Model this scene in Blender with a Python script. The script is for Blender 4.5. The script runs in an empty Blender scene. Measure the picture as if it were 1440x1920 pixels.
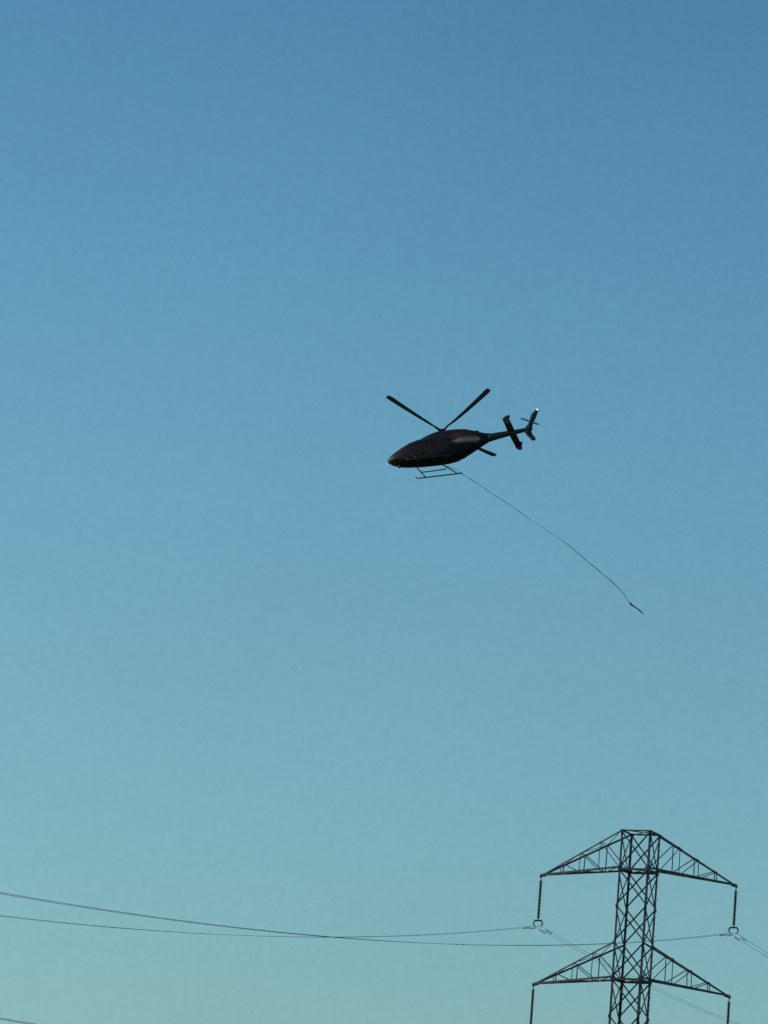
import bpy, bmesh, math, random
from mathutils import Vector, Matrix
rnd = random.Random(7)
R = math.radians
scene = bpy.context.scene
COL = scene.collection

# ------------------------------------------------------------------ camera
EYE = 1.6
PITCH, ROLL, FPX = R(11.43487), R(4.55514), 8000.0
c_, s_ = math.cos(PITCH), math.sin(PITCH)
cr, sr = math.cos(ROLL), math.sin(ROLL)
FWD = Vector((0, c_, s_)); R0 = Vector((1, 0, 0)); U0 = Vector((0, -s_, c_))
RIGHT = R0 * cr + U0 * sr
UP = -R0 * sr + U0 * cr
CAMROT = Matrix((RIGHT, UP, -FWD)).transposed()
cam = bpy.data.cameras.new('camera')
cam.sensor_fit = 'VERTICAL'; cam.sensor_height = 24.0
cam.lens = FPX / 1920.0 * 24.0
cam.clip_start = 0.5; cam.clip_end = 60000
camo = bpy.data.objects.new('camera', cam); COL.objects.link(camo)
camo.matrix_world = Matrix.Translation((0, 0, EYE)) @ CAMROT.to_4x4()
scene.camera = camo
scene.render.resolution_x = 768; scene.render.resolution_y = 1024

def at(px, py, d):
    """point seen at photo pixel (px,py), d metres away along the view axis"""
    return Vector((0, 0, EYE)) + FWD * d + RIGHT * ((px - 720) / FPX * d) + UP * ((960 - py) / FPX * d)

# ------------------------------------------------------------------ sky + sun
SUN_EL, SUN_AZ = R(14), R(-78)          # azimuth measured clockwise from +Y (view direction)
w = bpy.data.worlds.new('World'); scene.world = w; w.use_nodes = True
nt = w.node_tree; nt.nodes.clear()
out = nt.nodes.new('ShaderNodeOutputWorld'); bg = nt.nodes.new('ShaderNodeBackground')
sky = nt.nodes.new('ShaderNodeTexSky'); sky.sky_type = 'NISHITA'; sky.sun_disc = False
sky.sun_elevation = SUN_EL; sky.sun_rotation = SUN_AZ
sky.altitude = 0; sky.air_density = 1.0; sky.dust_density = 0.6; sky.ozone_density = 3.0
bg.inputs['Strength'].default_value = 0.15
# white balance of the air, by elevation above the horizon (direction z)
tcw = nt.nodes.new('ShaderNodeTexCoord'); sxw = nt.nodes.new('ShaderNodeSeparateXYZ'); rpw = nt.nodes.new('ShaderNodeValToRGB')
mxw = nt.nodes.new('ShaderNodeMixRGB'); mxw.blend_type = 'MULTIPLY'; mxw.inputs[0].default_value = 1
nt.links.new(tcw.outputs['Generated'], sxw.inputs[0]); nt.links.new(sxw.outputs['Z'], rpw.inputs[0])
WB = [(0.0, (0.855, 1.105, 1.16)), (0.085, (0.915, 1.24, 1.255)), (0.11, (0.955, 1.285, 1.245)), (0.14, (0.98, 1.33, 1.255)), (0.175, (0.985, 1.362, 1.285)),
      (0.21, (0.965, 1.385, 1.325)), (0.245, (0.915, 1.385, 1.34)), (0.28, (0.855, 1.33, 1.33)), (0.31, (0.78, 1.24, 1.30)), (0.5, (0.71, 1.145, 1.26))]
rpw.color_ramp.interpolation = 'LINEAR'
el = rpw.color_ramp.elements
el[0].position = WB[0][0]; el[1].position = WB[-1][0]
for z_, c0 in WB[1:-1]: el.new(z_)
for e_, (z_, c0) in zip(sorted(el, key=lambda q: q.position), WB): e_.color = tuple(v / 1.5 for v in c0) + (1,)
nt.links.new(sky.outputs[0], mxw.inputs[1]); nt.links.new(rpw.outputs[0], mxw.inputs[2])
# uneven air: broad faint haze patches plus a fine mottle, a percent or two
def airnoise(scale, amp, prev, det=3):
    nz = nt.nodes.new('ShaderNodeTexNoise'); nz.inputs['Scale'].default_value = scale; nz.inputs['Detail'].default_value = det
    mr = nt.nodes.new('ShaderNodeMapRange'); mr.inputs[1].default_value = 0.25; mr.inputs[2].default_value = 0.75
    mr.inputs[3].default_value = 1 - amp; mr.inputs[4].default_value = 1 + amp
    m2 = nt.nodes.new('ShaderNodeVectorMath'); m2.operation = 'SCALE'
    nt.links.new(tcw.outputs['Generated'], nz.inputs['Vector']); nt.links.new(nz.outputs['Fac'], mr.inputs[0])
    nt.links.new(prev, m2.inputs[0]); nt.links.new(mr.outputs[0], m2.inputs['Scale'])
    return m2.outputs[0]
air = airnoise(16, 0.022, mxw.outputs[0]); air = airnoise(600, 0.03, air, 2)
nt.links.new(air, bg.inputs['Color'])
nt.links.new(bg.outputs[0], out.inputs['Surface'])
sun = bpy.data.lights.new('sun', 'SUN'); sun.energy = 2.5; sun.angle = R(0.5); sun.color = (1.0, 0.86, 0.70)
suno = bpy.data.objects.new('sun', sun); COL.objects.link(suno)
sd = Vector((math.sin(SUN_AZ) * math.cos(SUN_EL), math.cos(SUN_AZ) * math.cos(SUN_EL), math.sin(SUN_EL)))
suno.rotation_euler = sd.to_track_quat('Z', 'Y').to_euler()
suno.location = sd * 100
scene.view_settings.view_transform = 'Standard'; scene.view_settings.look = 'None'
scene.view_settings.exposure = 0.0; scene.view_settings.gamma = 1.0

# ------------------------------------------------------------------ materials
def mat(name, col, rough=0.6, metal=0.0, spec=0.5, noise=None, scale=3.0, col2=None, coat=0.0, bump=0.0):
    m = bpy.data.materials.new(name); m.use_nodes = True
    n = m.node_tree.nodes; l = m.node_tree.links; b = n['Principled BSDF']
    b.inputs['Base Color'].default_value = (*col, 1); b.inputs['Roughness'].default_value = rough
    b.inputs['Metallic'].default_value = metal; b.inputs['Specular IOR Level'].default_value = spec
    b.inputs['Coat Weight'].default_value = coat
    if col2:
        tc = n.new('ShaderNodeTexCoord'); nz = n.new('ShaderNodeTexNoise'); rp = n.new('ShaderNodeValToRGB')
        nz.inputs['Scale'].default_value = scale; nz.inputs['Detail'].default_value = 6
        rp.color_ramp.elements[0].position = 0.35; rp.color_ramp.elements[1].position = 0.68
        rp.color_ramp.elements[0].color = (*col, 1); rp.color_ramp.elements[1].color = (*col2, 1)
        l.new(tc.outputs['Object'], nz.inputs['Vector']); l.new(nz.outputs['Fac'], rp.inputs[0])
        l.new(rp.outputs[0], b.inputs['Base Color'])
        if bump:
            bp = n.new('ShaderNodeBump'); bp.inputs['Strength'].default_value = bump
            l.new(nz.outputs['Fac'], bp.inputs['Height']); l.new(bp.outputs[0], b.inputs['Normal'])
    return m
M_STEEL = mat('weathered_steel', (0.042, 0.060, 0.068), 0.65, 0.0, 0.4, scale=1.5, col2=(0.085, 0.085, 0.078))
M_STEEL2 = mat('galvanised_steel', (0.052, 0.072, 0.080), 0.6, 0.0, 0.4, scale=2.5, col2=(0.10, 0.10, 0.09))
M_HARD = mat('dark_forged_steel', (0.03, 0.035, 0.04), 0.5, 0.3, scale=9, col2=(0.05, 0.05, 0.05))
M_GLASSD = mat('brown_porcelain', (0.045, 0.040, 0.034), 0.28, 0.0, 0.5, scale=4, col2=(0.075, 0.065, 0.055))
M_WIRE = mat('aged_aluminium_wire', (0.075, 0.085, 0.085), 0.7, 0.0, 0.3, scale=0.6, col2=(0.12, 0.12, 0.115))
M_CONC = mat('footing_concrete', (0.30, 0.29, 0.27), 0.9, scale=2, col2=(0.22, 0.21, 0.20), bump=0.3)
M_GRASS = mat('dry_grassland', (0.10, 0.095, 0.045), 0.95, scale=0.05, col2=(0.16, 0.13, 0.07), bump=0.2)
M_BLACK = mat('matt_black_metal', (0.012, 0.013, 0.014), 0.5, scale=6, col2=(0.022, 0.022, 0.022))
M_BLADE = mat('rotor_composite', (0.040, 0.058, 0.056), 0.5, scale=3, col2=(0.065, 0.080, 0.074))
M_BOOM = mat('boom_paint', (0.010, 0.016, 0.020), 0.4, scale=2.5, col2=(0.036, 0.030, 0.018), coat=0.1)
M_WIN = mat('dark_tinted_glass', (0.008, 0.007, 0.009), 0.12, 0.0, 0.35, scale=2, col2=(0.014, 0.012, 0.014), coat=0.2)
M_WS = mat('windshield_acrylic', (0.030, 0.036, 0.040), 0.12, 0.0, 1.0, scale=2, col2=(0.05, 0.055, 0.055), coat=1.0)
M_GLINT = mat('painted_glint', (0.16, 0.18, 0.20), 0.2, 0.0, 0.6, scale=6, col2=(0.26, 0.27, 0.27), coat=0.5)  # windshield glint as a pale colour
M_WHITE = mat('white_lens', (0.8, 0.85, 0.9), 0.3, scale=10, col2=(0.7, 0.75, 0.8))
M_ROPE = mat('long_line_rope', (0.020, 0.030, 0.036), 0.8, scale=4, col2=(0.04, 0.05, 0.055))

def paint_mat():
    m = bpy.data.materials.new('fuselage_paint'); m.use_nodes = True
    n = m.node_tree.nodes; l = m.node_tree.links; b = n['Principled BSDF']
    b.inputs['Roughness'].default_value = 0.5; b.inputs['Coat Weight'].default_value = 0.0; b.inputs['Specular IOR Level'].default_value = 0.22
    tc = n.new('ShaderNodeTexCoord'); sp = n.new('ShaderNodeSeparateXYZ'); l.new(tc.outputs['Object'], sp.inputs[0])
    def math_(op, a, bb=None, cl=False):
        k = n.new('ShaderNodeMath'); k.operation = op; k.use_clamp = cl
        for i, v in enumerate((a, bb)):
            if v is None: continue
            if isinstance(v, (int, float)): k.inputs[i].default_value = v
            else: l.new(v, k.inputs[i])
        return k.outputs[0]
    # warm highlight in a brown surround, put into the aft flank's paint colour (x from -0.9 to -3.4, centred on z = 2.15)
    def sheen_mask(centre, x0, width, soft):
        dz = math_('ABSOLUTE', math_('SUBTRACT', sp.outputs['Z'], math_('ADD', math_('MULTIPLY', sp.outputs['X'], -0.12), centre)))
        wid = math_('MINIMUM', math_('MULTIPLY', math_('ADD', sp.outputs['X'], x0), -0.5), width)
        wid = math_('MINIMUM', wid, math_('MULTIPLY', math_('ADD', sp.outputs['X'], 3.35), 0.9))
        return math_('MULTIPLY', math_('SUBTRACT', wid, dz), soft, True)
    halo = sheen_mask(2.02, 0.3, 0.75, 1.8); core = sheen_mask(1.50, 1.0, 0.30, 5.0)
    nz = n.new('ShaderNodeTexNoise'); nz.inputs['Scale'].default_value = 4; nz.inputs['Detail'].default_value = 5
    l.new(tc.outputs['Object'], nz.inputs['Vector'])
    r2 = n.new('ShaderNodeValToRGB'); l.new(nz.outputs['Fac'], r2.inputs[0])
    r2.color_ramp.elements[0].position = 0.4; r2.color_ramp.elements[0].color = (0.009, 0.006, 0.008, 1)
    r2.color_ramp.elements[1].position = 0.7; r2.color_ramp.elements[1].color = (0.032, 0.018, 0.018, 1)
    prev = r2.outputs[0]
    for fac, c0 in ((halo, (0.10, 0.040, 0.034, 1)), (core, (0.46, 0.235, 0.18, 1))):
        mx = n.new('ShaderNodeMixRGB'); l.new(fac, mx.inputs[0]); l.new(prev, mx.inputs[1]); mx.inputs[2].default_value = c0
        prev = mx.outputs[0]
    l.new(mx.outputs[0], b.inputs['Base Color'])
    return m
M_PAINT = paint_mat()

def emit_mat(name, col, st):
    m = bpy.data.materials.new(name); m.use_nodes = True
    b = m.node_tree.nodes['Principled BSDF']
    b.inputs['Base Color'].default_value = (*col, 1)
    b.inputs['Emission Color'].default_value = (*col, 1); b.inputs['Emission Strength'].default_value = st
    return m
M_LAMP = emit_mat('lit_tail_lamp', (0.80, 0.97, 1.0), 2.0)

# ------------------------------------------------------------------ object helpers
def empty(name, label, cat, loc=(0, 0, 0), rot=None, group=None):
    o = bpy.data.objects.new(name, None); COL.objects.link(o); o.empty_display_size = 0.5
    o.location = loc
    if rot is not None: o.rotation_euler = rot
    o['label'] = label; o['category'] = cat
    if group: o['group'] = group
    return o

def obj(name, bm, m, parent=None, smooth=False):
    me = bpy.data.meshes.new(name)
    bmesh.ops.recalc_face_normals(bm, faces=bm.faces[:])
    if smooth:
        for f in bm.faces: f.smooth = True
    bm.to_mesh(me); bm.free(); me.materials.append(m)
    o = bpy.data.objects.new(name, me); COL.objects.link(o)
    if parent: o.parent = parent
    return o

def frame(d, up=Vector((0, 0, 1))):
    d = d.normalized()
    if abs(d.dot(up)) > 0.98: up = Vector((1, 0, 0))
    a = d.cross(up).normalized(); b = a.cross(d).normalized()
    return a, b

def angle(bm, p, q, size=0.1, th=None, ua=None, ub=None):
    """rolled steel L-angle from p to q; ua/ub are the directions of its two flanges"""
    p, q = Vector(p), Vector(q); d = q - p
    th = th or size * 0.16
    a, b = frame(d)
    if ua is not None:
        d_ = d.normalized(); ua = Vector(ua); a = (ua - d_ * ua.dot(d_)).normalized()
        b = Vector(ub); b = (b - d_ * b.dot(d_)); b = (b - a * b.dot(a) * 0.0).normalized()
    prof = [(0, 0), (size, 0), (size, th), (th, th), (th, size), (0, size)]
    v1 = [bm.verts.new(p + a * x + b * y) for x, y in prof]
    v2 = [bm.verts.new(q + a * x + b * y) for x, y in prof]
    n = len(prof)
    for i in range(n): bm.faces.new((v1[i], v1[(i + 1) % n], v2[(i + 1) % n], v2[i]))
    bm.faces.new(v1[::-1]); bm.faces.new(v2)

def tube(bm, pts, rad, seg=8, caps=True):
    pts = [Vector(p) for p in pts]; n = len(pts)
    if not hasattr(rad, '__len__'): rad = [rad] * n
    rings = []; a = None
    for i in range(n):
        d = (pts[min(i + 1, n - 1)] - pts[max(i - 1, 0)]).normalized()
        if a is None: a, b = frame(d)
        else:
            a = (a - d * a.dot(d)).normalized(); b = a.cross(d)
        b = d.cross(a).normalized()
        rings.append([bm.verts.new(pts[i] + (a * math.cos(t) + b * math.sin(t)) * rad[i])
                      for t in [2 * math.pi * k / seg for k in range(seg)]])
    for i in range(n - 1):
        for k in range(seg):
            bm.faces.new((rings[i][k], rings[i][(k + 1) % seg], rings[i + 1][(k + 1) % seg], rings[i + 1][k]))
    if caps: bm.faces.new(rings[0][::-1]); bm.faces.new(rings[-1])

def box(bm, c, sx, sy, sz, rot=None):
    c = Vector(c); vs = []
    for x in (-.5, .5):
        for y in (-.5, .5):
            for z in (-.5, .5):
                v = Vector((x * sx, y * sy, z * sz))
                if rot: v = rot @ v
                vs.append(bm.verts.new(c + v))
    for f in ((0, 1, 3, 2), (4, 6, 7, 5), (0, 4, 5, 1), (2, 3, 7, 6), (0, 2, 6, 4), (1, 5, 7, 3)):
        bm.faces.new([vs[i] for i in f])

def lathe(bm, prof, c=(0, 0, 0), seg=16, axis='Z'):
    c = Vector(c); rings = []
    for r, z in prof:
        ring = []
        for k in range(seg):
            t = 2 * math.pi * k / seg; x, y = r * math.cos(t), r * math.sin(t)
            v = {'Z': (x, y, z), 'Y': (x, z, y), 'X': (z, x, y)}[axis]
            ring.append(bm.verts.new(c + Vector(v)))
        rings.append(ring)
    for i in range(len(rings) - 1):
        for k in range(seg):
            bm.faces.new((rings[i][k], rings[i][(k + 1) % seg], rings[i + 1][(k + 1) % seg], rings[i + 1][k]))
    bm.faces.new(rings[0][::-1]); bm.faces.new(rings[-1])

def slab(bm, outline, nrm, th):
    """plate with thickness th about the outline's plane"""
    nrm = Vector(nrm).normalized()
    a = [bm.verts.new(Vector(p) + nrm * th / 2) for p in outline]
    b = [bm.verts.new(Vector(p) - nrm * th / 2) for p in outline]
    bm.faces.new(a); bm.faces.new(b[::-1]); n = len(a)
    for i in range(n): bm.faces.new((a[i], b[i], b[(i + 1) % n], a[(i + 1) % n]))

# ------------------------------------------------------------------ ground
bm = bmesh.new()
N = 60; S = 9000.0
def gh(x, y):
    r = math.hypot(x, y)
    return 1.2 * math.sin(x * 0.011 + 1) * math.cos(y * 0.009) * min(1, r / 200) * (0 if r < 30 else 1)
vs = [[bm.verts.new(((i / N - .5) * 2 * S * abs(i / N - .5) * 2, (j / N - .5) * 2 * S * abs(j / N - .5) * 2, 0)) for j in range(N + 1)] for i in range(N + 1)]
for r_ in vs:
    for v in r_: v.co.z = 0
for i in range(N):
    for j in range(N): bm.faces.new((vs[i][j], vs[i + 1][j], vs[i + 1][j + 1], vs[i][j + 1]))
g = obj('ground', bm, M_GRASS); g['kind'] = 'structure'

# ------------------------------------------------------------------ lattice tower (local x along the arms, y away, z up)
TX, TY, ZA = 19.2514, 289.8394, 35.188 + EYE
ROTA = 0.389223
HLV, BW, PAN = 7.4869, 2.1276, 7.4869 / 3
ARM = 7.0
DROP = {-1: 0.60, 1: 0.87}
tower = empty('lattice_tower', 'dark steel lattice transmission tower with two pairs of triangular cross arms', 'power pylon', (TX, TY, 0), (0, 0, -ROTA))
h = BW / 2
ZTOP = ZA + 2.62
ZWAIST = ZA - HLV - PAN * 3
def half(z):
    if z >= ZWAIST: return h
    return h + (ZWAIST - z) * 0.115
levels = [ZTOP, ZA] + [ZA - PAN * k for k in range(1, 7)]
lv = levels[:]; z = ZWAIST; step = PAN
while z > 0.3:
    step *= 1.22; z -= step
    if z < 1.5: z = 0.3
    lv.append(z)
assert lv[-1] == 0.3
corners = [(-1, -1), (1, -1), (1, 1), (-1, 1)]
for sx, sy in corners:
    bm = bmesh.new()
    segs = [ZTOP, ZA - HLV, ZWAIST, 0.3]
    sizes = [0.135, 0.16, 0.18]
    for k in range(3):
        z1, z2 = segs[k], segs[k + 1]
        angle(bm, (sx * half(z2), sy * half(z2), z2), (sx * half(z1), sy * half(z1), z1), sizes[k], 0.028,
              (-sx, 0, 0), (0, -sy, 0))
    obj('leg', bm, M_STEEL, tower)
    bm = bmesh.new()
    b_ = half(0.3)
    lathe(bm, [(0.55, -0.3), (0.55, 0.25), (0.42, 0.33)], (sx * b_, sy * b_, 0), 20)
    obj('footing', bm, M_CONC, tower)
# bracing: one X per face and panel, the two diagonals on opposite sides of the leg flange
for i in range(len(lv) - 1):
    z1, z2 = lv[i], lv[i + 1]
    h1, h2 = half(z1), half(z2)
    sz = 0.082 if i < 8 else 0.11
    for k in range(4):
        (ax, ay), (bx, by) = corners[k], corners[(k + 1) % 4]
        nn = Vector(((ax + bx) / 2, (ay + by) / 2, 0))
        bm = bmesh.new()
        i1, i2 = z1 - 0.02, z2 + 0.05
        fl = Vector((bx - ax, by - ay, 0)).normalized()
        A1 = Vector((ax * h1, ay * h1, i1)); B1 = Vector((bx * h1, by * h1, i1))
        A2 = Vector((ax * h2, ay * h2, i2)); B2 = Vector((bx * h2, by * h2, i2))
        o1 = nn * 0.004; o2 = nn * -0.035
        angle(bm, A2 + o1, B1 + o1, sz, 0.014, (0, 0, -1), nn)
        angle(bm, B2 + o2, A1 + o2, sz, 0.014, (0, 0, -1), -nn)
        obj('cross_brace', bm, M_STEEL2, tower)
# horizontal rings at the arm levels and the top (with plan bracing)
for zz, sz in ((ZTOP, 0.10), (ZA, 0.15), (ZA - HLV, 0.15), (ZWAIST, 0.10)):
    bm = bmesh.new()
    hh = half(zz)
    for k in range(4):
        (ax, ay), (bx, by) = corners[k], corners[(k + 1) % 4]
        nn = Vector(((ax + bx) / 2, (ay + by) / 2, 0))
        angle(bm, Vector((ax * hh, ay * hh, zz)) + nn * 0.008, Vector((bx * hh, by * hh, zz)) + nn * 0.008, sz, 0.02, (0, 0, -1), -nn)
    angle(bm, (-hh, -hh, zz - 0.05), (hh, hh, zz - 0.05), 0.06, 0.012)
    angle(bm, (-hh, hh, zz - 0.12), (hh, -hh, zz - 0.12), 0.06, 0.012)
    obj('horizontal_frame', bm, M_STEEL, tower)
# gusset plates where the diagonals meet the legs
for zz in levels[:-1]:
    hh = half(zz)
    s1 = 0.30 if zz in (ZA, ZA - HLV, ZTOP, levels[4]) else 0.17
    up = 0.02 if zz == ZTOP else s1
    for sx, sy in corners:
        bm = bmesh.new()
        q = hh + 0.012
        slab(bm, [(sx * hh, sy * q, zz - s1), (sx * (hh - s1 * .9), sy * q, zz - s1 * .3), (sx * (hh - s1 * .9), sy * q, zz + up * .3), (sx * hh, sy * q, zz + up)], (0, 1, 0), 0.012)
        obj('gusset_plate', bm, M_STEEL, tower)
# step bolts up one leg
zz = 13.5; k = 0
while zz < ZTOP - 0.2:
    hh = half(zz); bm = bmesh.new()
    if k % 2: tube(bm, [(hh, hh, zz), (hh + 0.17, hh, zz)], 0.011, 6)
    else: tube(bm, [(hh, hh, zz), (hh, hh + 0.17, zz)], 0.011, 6)
    obj('step_bolt', bm, M_HARD, tower)
    zz += 0.42; k += 1

# cross arms
ARMTIPS = []
for lev in (0, 1):
    zb = ZA - HLV * lev
    zt = ZTOP if lev == 0 else zb + PAN
    for sd_ in (-1, 1):
        tip = Vector((sd_ * ARM, 0, zb - DROP[sd_]))
        bot = {sy: Vector((sd_ * h, sy * h, zb)) for sy in (-1, 1)}
        top = {sy: Vector((sd_ * h, sy * h, zt - 0.03)) for sy in (-1, 1)}
        bm = bmesh.new()
        for sy in (-1, 1):
            angle(bm, bot[sy], tip + Vector((0, sy * 0.05, 0)), 0.13, 0.022, (0, 0, 1), (0, -sy, 0))
        # end plate and hanger lug
        slab(bm, [tip + Vector(v) for v in ((-sd_ * .34, 0, -.03), (sd_ * .10, 0, -.12), (sd_ * .10, 0, .06), (-sd_ * .34, 0, .22))], (0, 1, 0), 0.10)
        arm = obj('cross_arm', bm, M_STEEL, tower)
        tp = tip + Vector((-sd_ * 0.1, 0, 0.10))
        for sy in (-1, 1):
            bm = bmesh.new()
            angle(bm, top[sy], tp + Vector((0, sy * 0.05, 0)), 0.105, 0.018, (0, 0, -1), (0, -sy, 0))
            obj('top_chord', bm, M_STEEL, arm)
        P = lambda f, a, sy: a[sy].lerp(tip if a is bot else tp, f)
        F = [0.0, 0.27, 0.52, 0.76]
        for sy in (-1, 1):
            for q in (1, 2, 3):
                bm = bmesh.new()
                angle(bm, P(F[q], bot, sy), P(F[q], top, sy), 0.058, 0.012, (-sd_, 0, 0), (0, -sy, 0))
                obj('post', bm, M_STEEL2, arm)
                bm = bmesh.new()
                off = Vector((0, -sy * 0.016, 0))
                angle(bm, P(F[q], top, sy) + off, P(F[q - 1], bot, sy) + off, 0.058, 0.012, (-sd_, 0, 0), (0, -sy, 0))
                obj('diagonal', bm, M_STEEL2, arm)
        bm = bmesh.new()                                  # plan lacing of the floor and roof of the arm
        for q in range(1, 4):
            angle(bm, P(F[q], bot, -1), P(F[q], bot, 1), 0.05, 0.01)
            angle(bm, P(F[q], top, -1), P(F[q], top, 1), 0.05, 0.01)
            a_, b_ = (-1, 1) if q % 2 else (1, -1)
            angle(bm, P(F[q - 1], bot, a_) + Vector((0, 0, .03)), P(F[q], bot, b_) + Vector((0, 0, .03)), 0.05, 0.01)
            angle(bm, P(F[q - 1], top, a_) - Vector((0, 0, .03)), P(F[q], top, b_) - Vector((0, 0, .03)), 0.04, 0.008)
        obj('plan_lacing', bm, M_STEEL2, arm)
        ARMTIPS.append((lev, sd_, tip))

# ------------------------------------------------------------------ insulator strings + conductors
MT = Matrix.Translation((TX, TY, 0)) @ Matrix.Rotation(-ROTA, 4, 'Z')
TW = {(0, -1): 'porcelain insulator string hanging from the left tip of the topmost cross arm',
      (0, 1): 'porcelain insulator string hanging from the right tip of the topmost cross arm',
      (1, -1): 'insulator string cut by the frame below the left tip of the lower cross arm',
      (1, 1): 'insulator string cut by the frame below the right tip of the lower cross arm'}
ZCOND = 31.127 + EYE                 # height of the upper conductors at the tower
SUB = 0.2285                         # half spacing of the twin bundle
def string(lev, sd_, tip):
    zc = ZCOND - HLV * lev
    p = MT @ tip
    e = empty('insulator_string', TW[(lev, sd_)], 'insulator', p, (0, 0, -ROTA), 'insulator strings hanging from the cross arm tips')
    L = tip.z - zc                  # total drop to the conductors
    zy = -L + 0.34                  # yoke height
    bm = bmesh.new()
    lathe(bm, [(0.03, -0.34), (0.03, -0.17), (0.07, -0.12), (0.05, -0.08), (0.03, -0.06), (0.03, 0.0)], seg=10)
    obj('shackle', bm, M_HARD, e)
    bm = bmesh.new()
    tube(bm, [(0, 0, zy + 0.02), (0, 0, zy + 0.22)], 0.04, 8)
    obj('ball_link', bm, M_HARD, e)
    bm = bmesh.new()
    n = 27; z0 = -0.32; z1 = zy + 0.18; dz = (z1 - z0) / n
    prof = []
    for k in range(n):
        zz = z0 + dz * k
        prof += [(0.06, zz), (0.075, zz + dz * .25), (0.115, zz + dz * .5), (0.120, zz + dz * .68), (0.08, zz + dz * .70), (0.06, zz + dz * .9)]
    prof.append((0.04, z1))
    lathe(bm, prof, seg=18)
    obj('disc_stack', bm, M_GLASSD, e, smooth=False)
    bm = bmesh.new()               # arched yoke
    pts = [(-0.39, 0, zy - 0.24), (-0.31, 0, zy - 0.20), (-0.29, 0, zy - 0.04), (-0.22, 0, zy + 0.03), (0.22, 0, zy + 0.03), (0.29, 0, zy - 0.04), (0.31, 0, zy - 0.20), (0.39, 0, zy - 0.24)]
    tube(bm, pts, [0.04, 0.045, 0.055, 0.06, 0.06, 0.055, 0.045, 0.04], 8)
    obj('yoke', bm, M_HARD, e, smooth=True)
    for q in (-1, 1):
        bm = bmesh.new()
        tube(bm, [(q * 0.31, 0, zy - 0.2), (q * SUB, 0, -L + 0.03)], 0.014, 6)
        tube(bm, [(q * SUB, -0.19, -L - 0.035), (q * SUB, -0.1, -L + 0.0), (q * SUB, 0.1, -L + 0.0), (q * SUB, 0.19, -L - 0.035)], [0.02, 0.035, 0.035, 0.02], 8)
        obj('suspension_clamp', bm, M_HARD, e, smooth=True)
    return e
for a in ARMTIPS: string(*a)

NV = Vector((math.sin(ROTA), math.cos(ROTA), 0)); DV = Vector((math.cos(ROTA), -math.sin(ROTA), 0))
#            near slope, near curve, far slope, far curve
SAG = {(0, -1): (-0.165069, 5.68868e-4, -0.0684805, 6.6691e-4),
       (0, 1): (-0.162334, 5.03585e-4, -0.0684805, 6.6691e-4),
       (1, -1): (-0.165069, 5.3e-4, -0.0684805, 6.6691e-4),
       (1, 1): (-0.152, 5.85e-4, -0.0684805, 6.6691e-4)}
WL = {(0, -1): 'twin bundle power line clamped under the upper left insulator string',
      (0, 1): 'twin bundle power line clamped under the upper right insulator string',
      (1, -1): 'twin bundle power line of the lower left cross arm, hung below the frame',
      (1, 1): 'lower right circuit power line, just grazing the bottom left corner of the photo'}
for (lev, sd_), (mn, kn, mf, kf) in SAG.items():
    P0 = MT @ Vector((sd_ * ARM, 0, ZCOND - HLV * lev))
    e = empty('power_line', WL[(lev, sd_)], 'power line', P0, (0, 0, -ROTA), 'twin conductors strung past the tower')
    def zt_(t):                     # t<0 towards the camera side, t>0 away; rounded over the clamp
        z_ = (mn * -t + kn * t * t) if t < 0 else (mf * t + kf * t * t)
        return z_
    ts = [-250 + 4 * k for k in range(61)] + [-6, -3.5, -2, -1, -0.4, 0, 0.4, 1, 2, 3.5, 6] + [10 + 4 * k for k in range(44)]
    for q in (-1, 1):
        bm = bmesh.new()
        tube(bm, [(q * SUB, t, zt_(t)) for t in ts], 0.0095 if sd_ < 0 else 0.0118, 6)
        obj('conductor', bm, M_WIRE, e, smooth=True)
        for t in (-1.9, -1.3, 1.4, 2.0):
            bm = bmesh.new()
            zz = zt_(t)
            box(bm, (q * SUB, t, zz - 0.03), 0.03, 0.05, 0.08)
            sl = (zt_(t + .2) - zt_(t - .2)) / .4
            tube(bm, [(q * SUB, t - 0.22, zz - 0.10 - sl * .22), (q * SUB, t + 0.22, zz - 0.10 + sl * .22)], 0.012, 6)
            for u in (-1, 1):
                tube(bm, [(q * SUB, t + u * 0.16, zz - 0.105 + sl * .16 * u), (q * SUB, t + u * 0.30, zz - 0.105 + sl * .3 * u)], 0.030, 8)
            obj('vibration_damper', bm, M_HARD, e)
    for t in (-190, -122, 75, 150) + ((-51.5,) if sd_ > 0 else ()):
        bm = bmesh.new(); zz = zt_(t)
        tube(bm, [(-SUB, t, zz), (SUB, t, zz)], 0.016, 6)
        for q in (-1, 1): box(bm, (q * SUB, t, zz), 0.045, 0.09, 0.05)
        obj('spacer', bm, M_HARD, e)

# ------------------------------------------------------------------ helicopter (local x forward, y left, z up, origin under the hub)
RH = Matrix(((-0.959, -0.276, 0.059), (-0.113, 0.569, 0.815), (-0.258, 0.775, -0.577)))
X_ = Vector((RH[0][0], RH[1][0], RH[2][0])).normalized()
Z_ = Vector((RH[0][2], RH[1][2], RH[2][2])); Z_ = (Z_ - X_ * Z_.dot(X_)).normalized(); Y_ = Z_.cross(X_)
RH = Matrix((X_, Y_, Z_)).transposed()
HD = FPX / 24.842
heli = empty('helicopter', 'dark helicopter banking nose down in the open sky with skids and four rotor blades', 'helicopter')
HM = Matrix.Translation(at(823.69, 875.216, HD)) @ (CAMROT @ RH).to_4x4()
heli.matrix_world = HM

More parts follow.
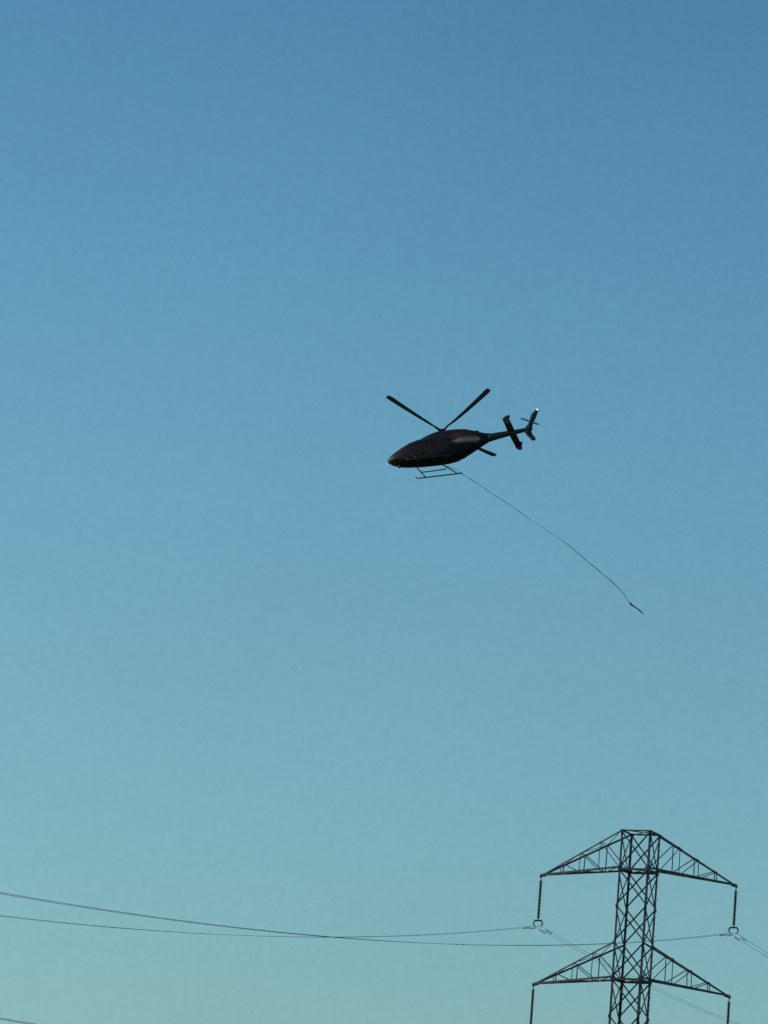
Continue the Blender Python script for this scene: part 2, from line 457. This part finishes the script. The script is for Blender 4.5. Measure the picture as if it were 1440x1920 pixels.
# fuselage stations: x, z bottom, z top, half width, squareness
ST = [(4.10, 1.02, 1.16, 0.06, 2.0), (4.02, 0.90, 1.28, 0.22, 2.1), (3.80, 0.76, 1.45, 0.40, 2.2), (3.40, 0.62, 1.70, 0.58, 2.3),
      (2.90, 0.52, 2.02, 0.71, 2.4), (2.35, 0.46, 2.32, 0.79, 2.5), (1.70, 0.42, 2.52, 0.83, 2.6), (1.00, 0.40, 2.60, 0.85, 2.7),
      (0.20, 0.40, 2.62, 0.86, 2.8), (-0.60, 0.42, 2.62, 0.86, 2.7), (-1.20, 0.52, 2.62, 0.83, 2.6), (-1.80, 0.74, 2.60, 0.76, 2.5),
      (-2.40, 1.06, 2.56, 0.64, 2.3), (-3.00, 1.42, 2.52, 0.48, 2.2), (-3.60, 1.74, 2.51, 0.345, 2.0), (-4.00, 1.94, 2.44, 0.22, 2.0)]
def interp(tab, x):
    tab = sorted(tab)
    if x <= tab[0][0]: return tab[0][1:]
    for a, b in zip(tab, tab[1:]):
        if x <= b[0]:
            f = (x - a[0]) / (b[0] - a[0])
            return tuple(u + (v - u) * f for u, v in zip(a[1:], b[1:]))
    return tab[-1][1:]
def sec(tab, x, t):
    zb, zt2, w_, e_ = interp(tab, x)
    c, s = math.cos(t), math.sin(t)
    y = w_ * math.copysign(abs(c) ** (2 / e_), c); zz = (zb + zt2) / 2 + (zt2 - zb) / 2 * math.copysign(abs(s) ** (2 / e_), s)
    return Vector((x, y, zz))
def loft(bm, tab, seg=40, sub=2, f=sec):
    xs = [r[0] for r in tab]; X = []
    for a, b in zip(xs, xs[1:]):
        for k in range(sub): X.append(a + (b - a) * k / sub)
    X.append(xs[-1])
    rings = [[bm.verts.new(f(tab, x, 2 * math.pi * k / seg)) for k in range(seg)] for x in X]
    for i in range(len(rings) - 1):
        for k in range(seg):
            bm.faces.new((rings[i][k], rings[i][(k + 1) % seg], rings[i + 1][(k + 1) % seg], rings[i + 1][k]))
    bm.faces.new(rings[0][::-1]); bm.faces.new(rings[-1])
bm = bmesh.new(); loft(bm, ST, 44, 3)
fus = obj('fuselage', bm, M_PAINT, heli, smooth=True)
# engine cowling: rotor pylon fairing and the two engine bays, sinking into the boom
CW = [(1.75, 2.30, 2.52, 0.30, 2.0), (1.35, 2.20, 2.74, 0.46, 2.2), (0.80, 2.20, 2.95, 0.56, 2.4), (0.20, 2.20, 3.06, 0.62, 2.6),
      (-0.60, 2.10, 3.08, 0.68, 2.8), (-1.40, 2.00, 3.06, 0.70, 2.8), (-2.00, 1.95, 3.00, 0.66, 2.7), (-2.50, 1.90, 2.88, 0.56, 2.5),
      (-3.00, 1.90, 2.72, 0.42, 2.3), (-3.50, 1.92, 2.58, 0.30, 2.1), (-3.95, 1.94, 2.53, 0.24, 2.0)]
bm = bmesh.new(); loft(bm, CW, 36, 3)
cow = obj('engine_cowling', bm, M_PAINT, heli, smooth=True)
# boom
BM = [(-3.70, 1.80, 2.46, 0.29, 2.0), (-4.40, 1.98, 2.52, 0.27, 2.0), (-5.20, 2.13, 2.56, 0.215, 2.0), (-6.00, 2.25, 2.60, 0.175, 2.0), (-6.70, 2.35, 2.66, 0.145, 2.0), (-7.15, 2.42, 2.68, 0.09, 2.0)]
bm = bmesh.new(); loft(bm, BM, 24, 3)
boom = obj('tail_boom', bm, M_BOOM, heli, smooth=True)

# panes: patches lifted off the fuselage skin
def patch(name, m, x0, x1, t0, t1, lift=0.008, nx=10, nt_=8, skew=0.0, parent=fus, tab=ST):
    bm = bmesh.new()
    def pt(i, j, o):
        u, v = i / nx, j / nt_
        x = x0 + (x1 - x0) * u + skew * (v - .5) * (1 - 0.0 * u); t = t0 + (t1 - t0) * v
        p = sec(tab, x, t); dx = sec(tab, x + .01, t) - p; dt = sec(tab, x, t + .01) - p
        n_ = dx.cross(dt).normalized(); zb, zt2, w_, _ = interp(tab, x)
        if n_.dot(p - Vector((x, 0, (zb + zt2) / 2))) < 0: n_ = -n_
        return p + n_ * o
    A_ = [[bm.verts.new(pt(i, j, lift)) for j in range(nt_ + 1)] for i in range(nx + 1)]
    B_ = [[bm.verts.new(pt(i, j, -0.02)) for j in range(nt_ + 1)] for i in range(nx + 1)]
    for i in range(nx):
        for j in range(nt_):
            bm.faces.new((A_[i][j], A_[i + 1][j], A_[i + 1][j + 1], A_[i][j + 1]))
            bm.faces.new((B_[i][j + 1], B_[i + 1][j + 1], B_[i + 1][j], B_[i][j]))
    for i in range(nx):
        bm.faces.new((A_[i][0], B_[i][0], B_[i + 1][0], A_[i + 1][0])); bm.faces.new((A_[i][nt_], A_[i + 1][nt_], B_[i + 1][nt_], B_[i][nt_]))
    for j in range(nt_):
        bm.faces.new((A_[0][j], A_[0][j + 1], B_[0][j + 1], B_[0][j])); bm.faces.new((A_[nx][j], B_[nx][j], B_[nx][j + 1], A_[nx][j + 1]))
    return obj(name, bm, m, parent, smooth=False)
for sgn in (1, -1):
    def T(a):
        a = R(a); return a if sgn == 1 else math.pi - a
    patch('windshield', M_WS, 3.35, 2.15, T(24), T(84), skew=-0.5 )
    patch('side_window', M_WIN, 2.02, 1.22, T(8), T(46), skew=0)
    patch('side_window', M_WIN, 1.02, 0.05, T(8), T(46), skew=0)
    patch('side_window', M_WIN, -0.12, -0.95, T(8), T(44), skew=0)
    patch('windshield_glint', M_GLINT, 2.62, 2.30, T(50), T(68), lift=0.016)  # added pale patch, a painted glint beside the windshield
    patch('chin_window', M_WIN, 3.55, 3.00, T(-50), T(-16), skew=0)
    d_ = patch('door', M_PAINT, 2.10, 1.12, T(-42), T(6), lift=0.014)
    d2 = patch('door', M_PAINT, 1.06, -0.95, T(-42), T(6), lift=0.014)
    for dd, hx in ((d_, 1.25), (d2, 0.9)):
        bm = bmesh.new(); p = sec(ST, hx, T(-2)); box(bm, p + Vector((0, sgn * 0.03, 0)), 0.16, 0.035, 0.04); obj('handle', bm, M_BLACK, dd)
    # engine air intake and exhaust
    bm = bmesh.new()
    tube(bm, [(-2.2, sgn * 0.26, 2.62), (-2.75, sgn * 0.27, 2.60), (-3.02, sgn * 0.28, 2.60)], [0.16, 0.15, 0.14], 14)
    obj('exhaust', bm, M_BLACK, cow, smooth=True)
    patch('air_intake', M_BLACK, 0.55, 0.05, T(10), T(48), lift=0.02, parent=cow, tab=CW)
# nose sensor, belly antenna, landing light, pitot
bm = bmesh.new(); lathe(bm, [(0.02, -0.14), (0.10, -0.12), (0.14, -0.03), (0.13, 0.06), (0.08, 0.14)], (3.15, 0, 0.50), 16); obj('landing_light', bm, M_BLACK, heli, smooth=True)
bm = bmesh.new(); slab(bm, [(-1.25, 0, 0.60), (-1.5, 0, 0.62), (-1.58, 0, 0.28), (-1.46, 0, 0.28)], (0, 1, 0), 0.02); obj('belly_antenna', bm, M_BLACK, heli)
bm = bmesh.new(); tube(bm, [(4.0, 0.15, 1.1), (4.22, 0.15, 1.12)], 0.012, 6); obj('pitot_tube', bm, M_HARD, heli)
bm = bmesh.new()
tube(bm, [(-0.35, 0, 0.45), (-0.35, 0, 0.22)], 0.035, 8); tube(bm, [(-0.35 + 0.09 * math.sin(a * .6), 0, 0.14 - 0.09 * math.cos(a * .6)) for a in range(0, 9)], 0.022, 6)
obj('cargo_hook', bm, M_HARD, heli)
# skids
for sgn in (1, -1):
    bm = bmesh.new()
    y = sgn * 1.22
    tube(bm, [(2.25, y, 0.22), (2.12, y, 0.12), (1.95, y, 0.075), (1.5, y, 0.07), (0, y, 0.07), (-1.2, y, 0.07), (-1.48, y, 0.09)], [0.035, 0.045, 0.05, 0.05, 0.05, 0.05, 0.04], 10)
    obj('skid_tube', bm, M_BLACK, heli, smooth=True)
    bm = bmesh.new()
    y = sgn * 0.98
    tube(bm, [(1.75, y, 0.46), (1.6, y, 0.42), (0.9, y, 0.42), (-0.1, y, 0.45), (-0.28, y, 0.48)], 0.042, 8)
    obj('cabin_step', bm, M_BLACK, heli, smooth=True)
for xt, xb in ((1.92, 1.42), (-0.15, -1.05)):
    bm = bmesh.new(); pts = []
    for k in range(17):
        u = k / 16 * 2 - 1; y = 1.22 * u; a = abs(u)
        f = max(0, (a - 0.42) / 0.58); f = f * f * (3 - 2 * f)
        pts.append((xt + (xb - xt) * f, y, 0.56 - 0.49 * f))
    tube(bm, pts, 0.042, 8); obj('cross_tube', bm, M_BLACK, heli, smooth=True)
# stabiliser with end plates
bm = bmesh.new()
STB = [(-1.66, -5.38, -5.90), (0.0, -5.28, -5.86), (1.76, -5.30, -5.82)]
rings = []
for y, xa, xb in STB:
    c = xa - xb
    rings.append([bm.verts.new((xb + c * u, y, 2.36 + c * v)) for u, v in ((0, 0), (.3, .07), (.7, .10), (.95, .05), (1, 0), (.95, -.04), (.7, -.06), (.3, -.03))])
for i in range(2):
    for k in range(8): bm.faces.new((rings[i][k], rings[i][(k + 1) % 8], rings[i + 1][(k + 1) % 8], rings[i + 1][k]))
bm.faces.new(rings[0][::-1]); bm.faces.new(rings[-1])
stab = obj('stabilizer', bm, M_BOOM, heli)
for sgn in (1, -1):
    bm = bmesh.new(); y = sgn * 1.60
    y = 1.76 if sgn > 0 else -1.66
    sh = 0.17 if sgn > 0 else 0.08
    slab(bm, [(a_ + sh, b_, c1_) for a_, b_, c1_ in ((-5.50, y, 2.52), (-5.46, y, 2.32), (-5.56, y, 2.12), (-5.76, y, 1.96), (-6.04, y, 1.94), (-5.99, y, 2.36), (-6.04, y, 2.66), (-5.94, y, 2.72), (-5.72, y, 2.68))], (0, 1, 0), 0.045)
    obj('endplate', bm, M_BOOM, stab)
# fin
def finplate(bm, rows):
    rs = []
    for z_, xa, xb, th in rows:
        c = xa - xb
        rs.append([bm.verts.new((xb + c * u, v * th, z_)) for u, v in ((0, 0), (.35, .8), (.75, 1), (.96, .5), (1, 0), (.96, -.5), (.75, -1), (.35, -.8))])
    for i in range(len(rs) - 1):
        for k in range(8): bm.faces.new((rs[i][k], rs[i][(k + 1) % 8], rs[i + 1][(k + 1) % 8], rs[i + 1][k]))
    bm.faces.new(rs[0][::-1]); bm.faces.new(rs[-1])
bm = bmesh.new()
finplate(bm, [(1.42, -7.14, -7.44, .04), (1.62, -7.00, -7.44, .05), (2.00, -6.72, -7.18, .07), (2.40, -6.48, -7.06, .09), (2.70, -6.58, -7.12, .09), (3.00, -6.78, -7.20, .08), (3.50, -6.98, -7.38, .07), (4.10, -7.16, -7.55, .05), (4.22, -7.26, -7.57, .035)])
fin = obj('tail_fin', bm, M_BOOM, heli, smooth=False)
bm = bmesh.new(); lathe(bm, [(0.02, -0.07), (0.045, -0.04), (0.055, 0.0), (0.045, 0.05), (0.02, 0.08)], (-7.47, 0, 4.26), 14); obj('tail_lamp', bm, M_LAMP, fin, smooth=True)
# tail rotor on the fin's left side
TRC = Vector((-7.02, 0.34, 2.98))
bm = bmesh.new(); tube(bm, [(-7.02, 0.0, 2.98), (-7.02, 0.42, 2.98)], [0.10, 0.06], 12)
trh = obj('tail_rotor_hub', bm, M_HARD, heli, smooth=True)
for a in (28, 103, 208, 283):
    bm = bmesh.new(); d = Vector((math.cos(R(a)), 0, math.sin(R(a)))); n_ = Vector((-math.sin(R(a)), 0, math.cos(R(a))))
    pts = [TRC + d * 0.05 + n_ * .03, TRC + d * 0.25 + n_ * .075, TRC + d * 0.80 + n_ * .07, TRC + d * 0.82 - n_ * .05, TRC + d * 0.25 - n_ * .06, TRC + d * 0.05 - n_ * .03]
    slab(bm, pts, (0, 1, 0), 0.02); obj('tail_rotor_blade', bm, M_BLADE, trh)
# main rotor
bm = bmesh.new(); lathe(bm, [(0.17, 2.95), (0.13, 3.06), (0.075, 3.12), (0.075, 3.34)], seg=16); obj('rotor_mast', bm, M_HARD, heli, smooth=True)
bm = bmesh.new()
lathe(bm, [(0.10, 3.24), (0.20, 3.29), (0.24, 3.36), (0.19, 3.44), (0.08, 3.47)], seg=20)
for k in range(4):
    a = 0.975 + k * math.pi / 2; d = Vector((math.cos(a), math.sin(a), 0)); n_ = Vector((-d.y, d.x, 0))
    slab(bm, [Vector((0, 0, 3.36)) + d * .1 + n_ * .13, Vector((0, 0, 3.37)) + d * .50 + n_ * .07, Vector((0, 0, 3.37)) + d * .50 - n_ * .07, Vector((0, 0, 3.36)) + d * .1 - n_ * .13], (0, 0, 1), 0.07)
hub = obj('rotor_hub', bm, M_HARD, heli)
for k, cz in enumerate((0.40, 1.08, 0.49, 0.42)):
    a = 0.975 + k * math.pi / 2
    d = Vector((math.cos(a), math.sin(a), 0)); n_ = Vector((-d.y, d.x, 0)); Lb = math.sqrt(5.48 ** 2 - cz ** 2)
    bm = bmesh.new(); rs = []
    for f, ch in ((0.075, 0.10), (0.14, 0.11), (0.19, 0.20), (0.30, 0.25), (0.5, 0.32), (0.75, 0.40), (0.95, 0.46), (0.985, 0.40), (1.0, 0.30)):
        zc = 3.37 + cz * f * (0.55 + 0.45 * f); base = d * (Lb * f) + Vector((0, 0, zc))
        tw = R(8 * (1 - f)); nn = n_ * math.cos(tw) + Vector((0, 0, math.sin(tw))); uu = Vector((0, 0, 1))
        rs.append([bm.verts.new(base + nn * (ch * (u - .4)) + uu * (ch * v)) for u, v in ((0, 0), (.3, .05), (.7, .07), (.95, .03), (1, 0), (.95, -.02), (.7, -.04), (.3, -.02))])
    for i in range(len(rs) - 1):
        for q in range(8): bm.faces.new((rs[i][q], rs[i][(q + 1) % 8], rs[i + 1][(q + 1) % 8], rs[i + 1][q]))
    bm.faces.new(rs[0][::-1]); bm.faces.new(rs[-1])
    bl = obj('rotor_blade', bm, M_BLADE, heli)
    bm = bmesh.new()
    tube(bm, [d * .30 + Vector((0, 0, 3.375)), d * .62 + Vector((0, 0, 3.38 + cz * .07)), d * .86 + Vector((0, 0, 3.385 + cz * .1))], [0.075, 0.085, 0.06], 10)
    obj('blade_grip', bm, M_HARD, bl, smooth=True)

# ------------------------------------------------------------------ long line trailing from the belly hook
hook = HM @ Vector((-0.35, 0, 0.08))
RP = [(858, 881), (864, 888), (874, 893.5), (888, 902), (905, 913), (925, 927), (945, 940), (960, 949.5), (975, 960), (988, 970), (1001, 977.5), (1015, 987), (1030, 998),
      (1043, 1006), (1056, 1015), (1068, 1024), (1080, 1034), (1092, 1044), (1103, 1054), (1118, 1066), (1133, 1079), (1149, 1092), (1165, 1108), (1173, 1119), (1180, 1129)]
pts = [hook] + [at(x, y, HD - 0.4 - k * 0.08) for k, (x, y) in enumerate(RP)]
O = hook
line = empty('long_line', 'thin dark cargo line trailing behind the helicopter from its belly', 'cable', O)
bm = bmesh.new()
rad = [(0.012 if 10 < i < 15 else 0.021 if i < 20 else 0.026) * rnd.uniform(0.75, 1.3) for i in range(len(pts))]
tube(bm, [p - O for p in pts], rad, 6); obj('rope', bm, M_ROPE, line, smooth=True)
bm = bmesh.new()
e1 = pts[-1]; E = [e1, at(1183, 1133, HD - 2.4), at(1187, 1136, HD - 2.4), at(1196, 1142, HD - 2.4), at(1202, 1147, HD - 2.4), at(1207, 1152, HD - 2.4)]
tube(bm, [p - O for p in E], [0.05, 0.075, 0.05, 0.045, 0.045, 0.028], 8); obj('end_hook', bm, M_BLACK, line, smooth=True)
